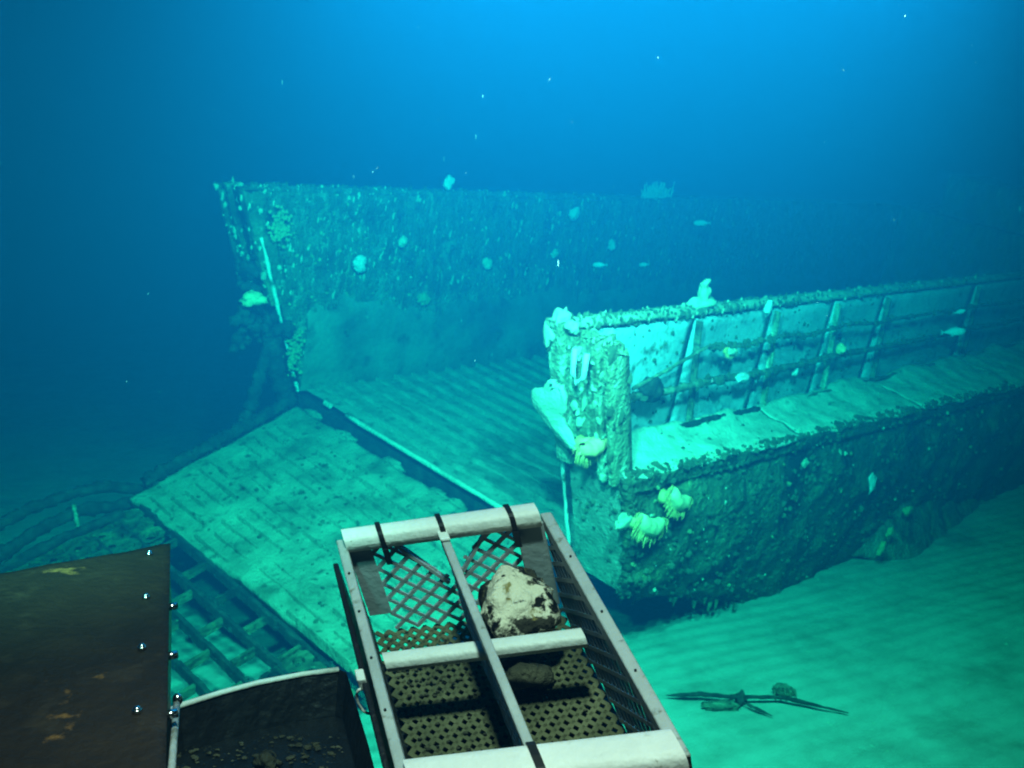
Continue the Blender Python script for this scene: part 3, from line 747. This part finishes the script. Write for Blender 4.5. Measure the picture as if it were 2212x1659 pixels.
# ------------------------------------------------------------------ the sample basket on the submersible's front
TL = Vector((-.301, 1.767, 2.410)); TRv = Vector((.053, 1.742, 2.468)); BL = Vector((-.144, 1.280, 2.246))
wv = (TRv-TL).normalized(); lv = (BL-TL).normalized(); nv = lv.cross(wv).normalized()
if nv.z < 0: nv = -nv
BW, BLN, BH = .36, .538, .225
ctr = TL + wv*BW/2 + lv*BLN/2 - nv*BH
basket = empty('sample_basket', ctr); tag(basket, 'open grey mesh sample basket with white end bars in front of the submersible', 'basket')
def B(u, v, h): return tuple(TL + wv*u + lv*v + nv*h - ctr)
def bbox(name, p0, p1, mt, bevel=.003, parent=None):
    m = MB(); m.box(p0, p1, B); return m.build(name, M[mt], parent or basket, bevel=bevel)
def strandmesh(name, fn, a0, a1, b0, b1, pa, pb, w, t_, mt, skip=None):
    """diamond expanded metal; fn(a,b,c) -> point, c is the offset out of the sheet"""
    m = MB(); na = int(round((a1-a0)/(pa/2))); nb = int(round((b1-b0)/(pb/2)))
    da = (a1-a0)/na; db = (b1-b0)/nb
    for j in range(nb):
        for i in range(na+1):
            if (i+j) % 2: continue
            for s_ in (-1, 1):
                if not 0 <= i+s_ <= na: continue
                A_ = (a0+i*da, b0+j*db); C_ = (a0+(i+s_)*da, b0+(j+1)*db)
                if skip and skip((A_[0]+C_[0])/2, (A_[1]+C_[1])/2): continue
                d = Vector((C_[0]-A_[0], C_[1]-A_[1])); d.normalize(); px, py = -d.y*w/2, d.x*w/2
                ex, ey = d.x*w*.3, d.y*w*.3
                q = [(A_[0]-px-ex, A_[1]-py-ey), (A_[0]+px-ex, A_[1]+py-ey), (C_[0]+px+ex, C_[1]+py+ey), (C_[0]-px+ex, C_[1]-py+ey)]
                c = t_*(.5+.04*s_)
                m.hexa([fn(x, y, -c) for x, y in q]+[fn(x, y, c) for x, y in q])
    return m.build(name, M[mt], basket)
# rails
bbox('side_rail', (-.011, .0, -.030), (.006, BLN, .0), 'grey')
bbox('side_rail', (BW-.006, .0, -.034), (BW+.014, BLN+.02, -.002), 'grey')
# end bars (half-round white plastic)
def endbar(name, u0, u1, v, h, rv, rh, mt='bar'):
    m = MB(); seg = 14; n = 12
    def fn(uu, vv):
        th = 2*math.pi*vv; return B(u0+(u1-u0)*uu, v+rv*math.copysign(abs(math.cos(th))**.6, math.cos(th)), h+rh*math.copysign(abs(math.sin(th))**.6, math.sin(th)))
    m.grid(fn, n, seg)
    k = seg+1
    m.add([fn(0, j/seg) for j in range(seg)], [tuple(range(seg))]); m.add([fn(1, j/seg) for j in range(seg)], [tuple(range(seg))[::-1]])
    return m.build(name, M[mt], basket, True)
endbar('end_bar', .004, BW-.012, .012, .004, .020, .018)
endbar('end_bar', .004, BW+.002, BLN+.012, -.002, .030, .020)
endbar('cross_bar', .012, .335, .245, -.075, .015, .013)
# divider: flat bar over a mesh screen
bbox('divider_bar', (.169, .03, -.022), (.184, BLN-.01, .004), 'grey')
bbox('divider_bar_end', (.167, .025, .005), (.185, .055, .012), 'bar')
strandmesh('divider_screen', lambda a, b, c: B(.176+c, a, b), .03, BLN-.03, -BH+.01, -.02, .060, .026, .005, .004, 'greyd')
# far end: corner plates and diamond mesh with a V notch
bbox('corner_plate', (.004, .010, -BH+.05), (.046, .016, -.012), 'greyd', .001)
bbox('corner_plate', (BW-.055, .010, -BH+.02), (BW-.006, .016, -.012), 'greyd', .001)
strandmesh('end_mesh', lambda a, b, c: B(a, .013+c, b), .046, BW-.055, -BH+.01, -.012, .041, .036, .0065, .004, 'greyd',
           skip=lambda a, b: (abs(a-.172) < .085*(1-(-b)/.125)) if b > -.125 else False)
m = MB(); m.bar(B(.088, .013, -.012), B(.166, .013, -.12), .010, .006, nv); m.bar(B(.255, .013, -.012), B(.180, .013, -.12), .010, .006, nv); m.build('notch_edge', M['greyd'], basket)
# side walls and floor
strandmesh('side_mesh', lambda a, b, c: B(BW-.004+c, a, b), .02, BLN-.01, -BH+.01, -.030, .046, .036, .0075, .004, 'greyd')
strandmesh('side_mesh', lambda a, b, c: B(.0+c, a, b), .02, BLN-.01, -BH+.01, -.030, .046, .036, .009, .004, 'black')  # left mesh is black: its shade is put into the colour
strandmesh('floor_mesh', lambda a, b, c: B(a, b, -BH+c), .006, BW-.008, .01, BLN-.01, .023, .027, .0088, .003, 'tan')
bbox('floor_shade_sheet', (-.01, .055, -BH-.035), (BW+.004, BLN+.02, -BH-.028), 'black')  # dark sheet put in for the shade below the floor mesh
bbox('side_shade_strip', (-.030, .02, -BH), (-.020, BLN, -.035), 'black')  # black strip standing for shade on the basket's left outside
# rail screws
for v in (.10, .20, .31, .42):
    m = MB(); m.tube([B(-.003, v, -.002), B(-.003, v, .0025)], .0022, 6); m.build('screw', M['tie'], basket)
for v in (.13, .27, .40):
    m = MB(); m.tube([B(BW+.004, v, -.004), B(BW+.004, v, .0005)], .0022, 6); m.build('screw', M['tie'], basket)
# cable ties
def tie(u, v, rv, rh, h, wdt=.009):
    m = MB(); seg = 16; pts = []
    for k in range(seg):
        a0, a1 = 2*math.pi*k/seg, 2*math.pi*(k+1)/seg
        f = lambda a, o: (v+(rv+o)*math.copysign(abs(math.cos(a))**.6, math.cos(a)), h+(rh+o)*math.copysign(abs(math.sin(a))**.6, math.sin(a)))
        for (o0, o1) in ((.001, .004),):
            p = [f(a0, o0), f(a1, o0), f(a1, o1), f(a0, o1)]
            m.hexa([B(u-wdt/2, *q) for q in p]+[B(u+wdt/2, *q) for q in p])
    m.box((u-wdt*.6, v+rv-.004, h-rh-.028), (u+wdt*.6, v+rv+.006, h-rh+.006), B)
    m.build('cable_tie', M['tie'], basket)
for u in (.070, .178, .300): tie(u, .012, .020, .018, .004)
tie(.178, BLN+.012, .030, .020, -.002, .012)
# hose clip on the left rail
m = MB(); m.box((-.036, .30, -.052), (-.022, .325, -.028), B); m.build('clip_block', M['bar'], basket, bevel=.002)
m = MB(); m.tube([Vector(B(-.034-.012*math.sin(a), .33+.0*a, -.07+.028*math.cos(a))) for a in [math.pi*k/10 for k in range(11)]], .0022, 6); m.build('clip_ring', M['bar'], basket, True)

# rocks in the basket
def rock(name, uvh, r, squash, mt, label, seed, amp=.35):
    c = Vector(B(*uvh))+ctr; m = MB()
    vs, fs = ICO[4]; out = []
    for v in vs:
        vv = Vector(v); k = 1+amp*noise.noise(vv*1.3+Vector((seed, 0, 0)))+.16*noise.noise(vv*3.5+Vector((0, seed, 0)))+.07*noise.noise(vv*9)
        out.append((v[0]*r*squash[0]*k, v[1]*r*squash[1]*k, v[2]*r*squash[2]*k))
    m.add(out, fs); o = m.build(name, M[mt], None, True); o.location = c
    return tag(o, label, 'rock')
big_rock = rock('rock', (.262, .115, -.115), .071, (.93, .85, 1.05), 'rock', 'dark pitted rock with white crusts in the far right of the basket', 3)
big_rock.rotation_euler = (math.radians(-55), 0, 0)
rock('rock', (.235, .180, -BH+.020), .040, (1.2, .8, .6), 'rockb', 'flat brown stone on the basket floor in front of the white-crusted rock', 9)
# loose silt and shell grit on the floor
m = MB()
for k in range(260):
    u = random.uniform(.02, .16) if random.random() < .7 else random.uniform(.2, .33); v = abs(random.gauss(.10, .06))+.02 if random.random() < .5 else random.uniform(.03, .5)
    m.lump(B(u, min(v, .5), -BH+.006), random.uniform(.001, .0035), (1.4, 1, .6), .4, 1, k % 50)
o = m.build('floor_grit', M['rockb'], basket); o['kind'] = 'stuff'
m = MB(); m.box((.118, .38, -BH+.004), (.142, .45, -BH+.007), B); m.build('pale_tag', M['bar'], basket)

# ------------------------------------------------------------------ rusty brown equipment box, left

box = empty('equipment_box', (-.72, 1.45, 2.22)); tag(box, 'dark brown rust-stained equipment box lid with a row of bright bolts', 'equipment box')
bo = Vector(box.location)
ex = Vector((-.837, -.547, 0)); ey = Vector((.302, -.953, 0)); c0 = Vector((-.663, 1.938, 2.35))
def E_(a, b, z): return tuple(c0 + ex*a + ey*b + Vector((0, 0, z)) - bo)
m = MB()
def lid(u, v):
    return E_(.55*u, 1.15*v, .0025*fbm((u*3, v*6, 0), 3, 4) - (.006 if v < .02 else 0))
m.grid(lid, 40, 80); lid_o = m.build('lid', M['brown'], box, True)
md = lid_o.modifiers.new('solid', 'SOLIDIFY'); md.thickness = .008; md.offset = -1
m = MB(); m.box((.004, .006, -.13), (.54, 1.14, -.010), E_); m.build('case', M['black'], box, bevel=.004)
def bolt(p, par, ax='z'):
    m = MB(); r = .0065
    if ax == 'z':
        m.tube([E_(p[0], p[1], .001), E_(p[0], p[1], .006)], r, 6); m.lump(E_(p[0], p[1], .007), r*.75, (1, 1, .7), 0, 2)
    else:
        m.tube([E_(.004, p[1], p[2]), E_(-.012, p[1], p[2])], r, 8)
    m.build('bolt', M['steel'], par, True)
for b_ in (.070, .295, .502, .704, .90): bolt((.038, b_), box)
for b_ in (.30, .50, .69): bolt((0, b_, -.02), box, 'x')

# black tub between the box and the basket
tub = empty('sample_tub', (-.38, 1.30, 2.10)); tag(tub, 'shallow black tub with a shiny rim and shell grit between brown box and basket', 'tub')
to = Vector(tub.location)
far_ = [(-.575, 1.50), (-.534, 1.559), (-.48, 1.605), (-.426, 1.641), (-.36, 1.672), (-.30, 1.690), (-.285, 1.680)]
loop = far_ + [(-.215, 1.44), (-.11, 1.05), (-.30, .95), (-.52, .98), (-.58, 1.20)]
rim = [Vector((x, y, 2.20))-to for x, y in loop]
m = MB(); m.tube([rim[-1]]+rim[:6], .0048, 8, .08); m.build('rim', M['bar'], tub, True)  # white colour stands for the light caught along the rim
cxy = Vector((-.38, 1.3, 0))-to
m = MB(); n = len(rim); top = rim; bot = [Vector((cxy.x+(p.x-cxy.x)*.94, cxy.y+(p.y-cxy.y)*.94, p.z-.075)) for p in rim]
m.add(top+bot, [(i, (i+1) % n, n+(i+1) % n, n+i) for i in range(n)]); m.add(bot, [tuple(range(n))])
m.build('shell', M['black'], tub)
m = MB()
for k in range(800):
    x, y = random.uniform(-.54, -.22), random.uniform(1.22, 1.60)
    if y > 1.55+.32*(x+.54) or x > -.22-.27*(y-1.35): continue
    m.lump(tuple(Vector((x, y, 2.127+random.uniform(0, .004)))-to), random.uniform(.001, .005)*random.random()**2+.0007, (1.6, 1, .6), .6, 1, k % 60)
m.build('shell_grit', M['rockb'], tub)['kind'] = 'stuff'
m = MB(); blob(m, tuple(Vector((-.38, 1.50, 2.135))-to), .017, (1.1, 1, .9), 4); m.build('pale_shell', M['rockb'], tub, True)
m = MB(); m.tube([Vector((-.470, 1.360, 2.305))-to, Vector((-.425, 1.2, 2.305))-to, Vector((-.36, .95, 2.305))-to], .005, 8); m.build('guide_rod', M['grey'], tub, True)
m = MB(); m.lump(tuple(Vector((-.470, 1.365, 2.309))-to), .008, (.9, .9, 1.2), 0, 2); m.build('rod_cap', M['steel'], tub, True)

# ------------------------------------------------------------------ marine snow drifting down
m = MB(); r0 = random.Random(3)
for k in range(64):
    d = r0.uniform(2.0, 8.0); x = r0.uniform(-.5, .5)*d; z = CAM_Z + r0.uniform(-.2, .18)*d
    if z < .8: continue
    big = k % 8 == 0
    m.lump((x, d, z), d*(.00042 if big else .00018)*r0.uniform(.6, 1.1), (.55, .55, r0.uniform(5, 11) if big else r0.uniform(2, 6)), .5, 1, k)
m.build('marine_snow', M['snow'])['kind'] = 'stuff'
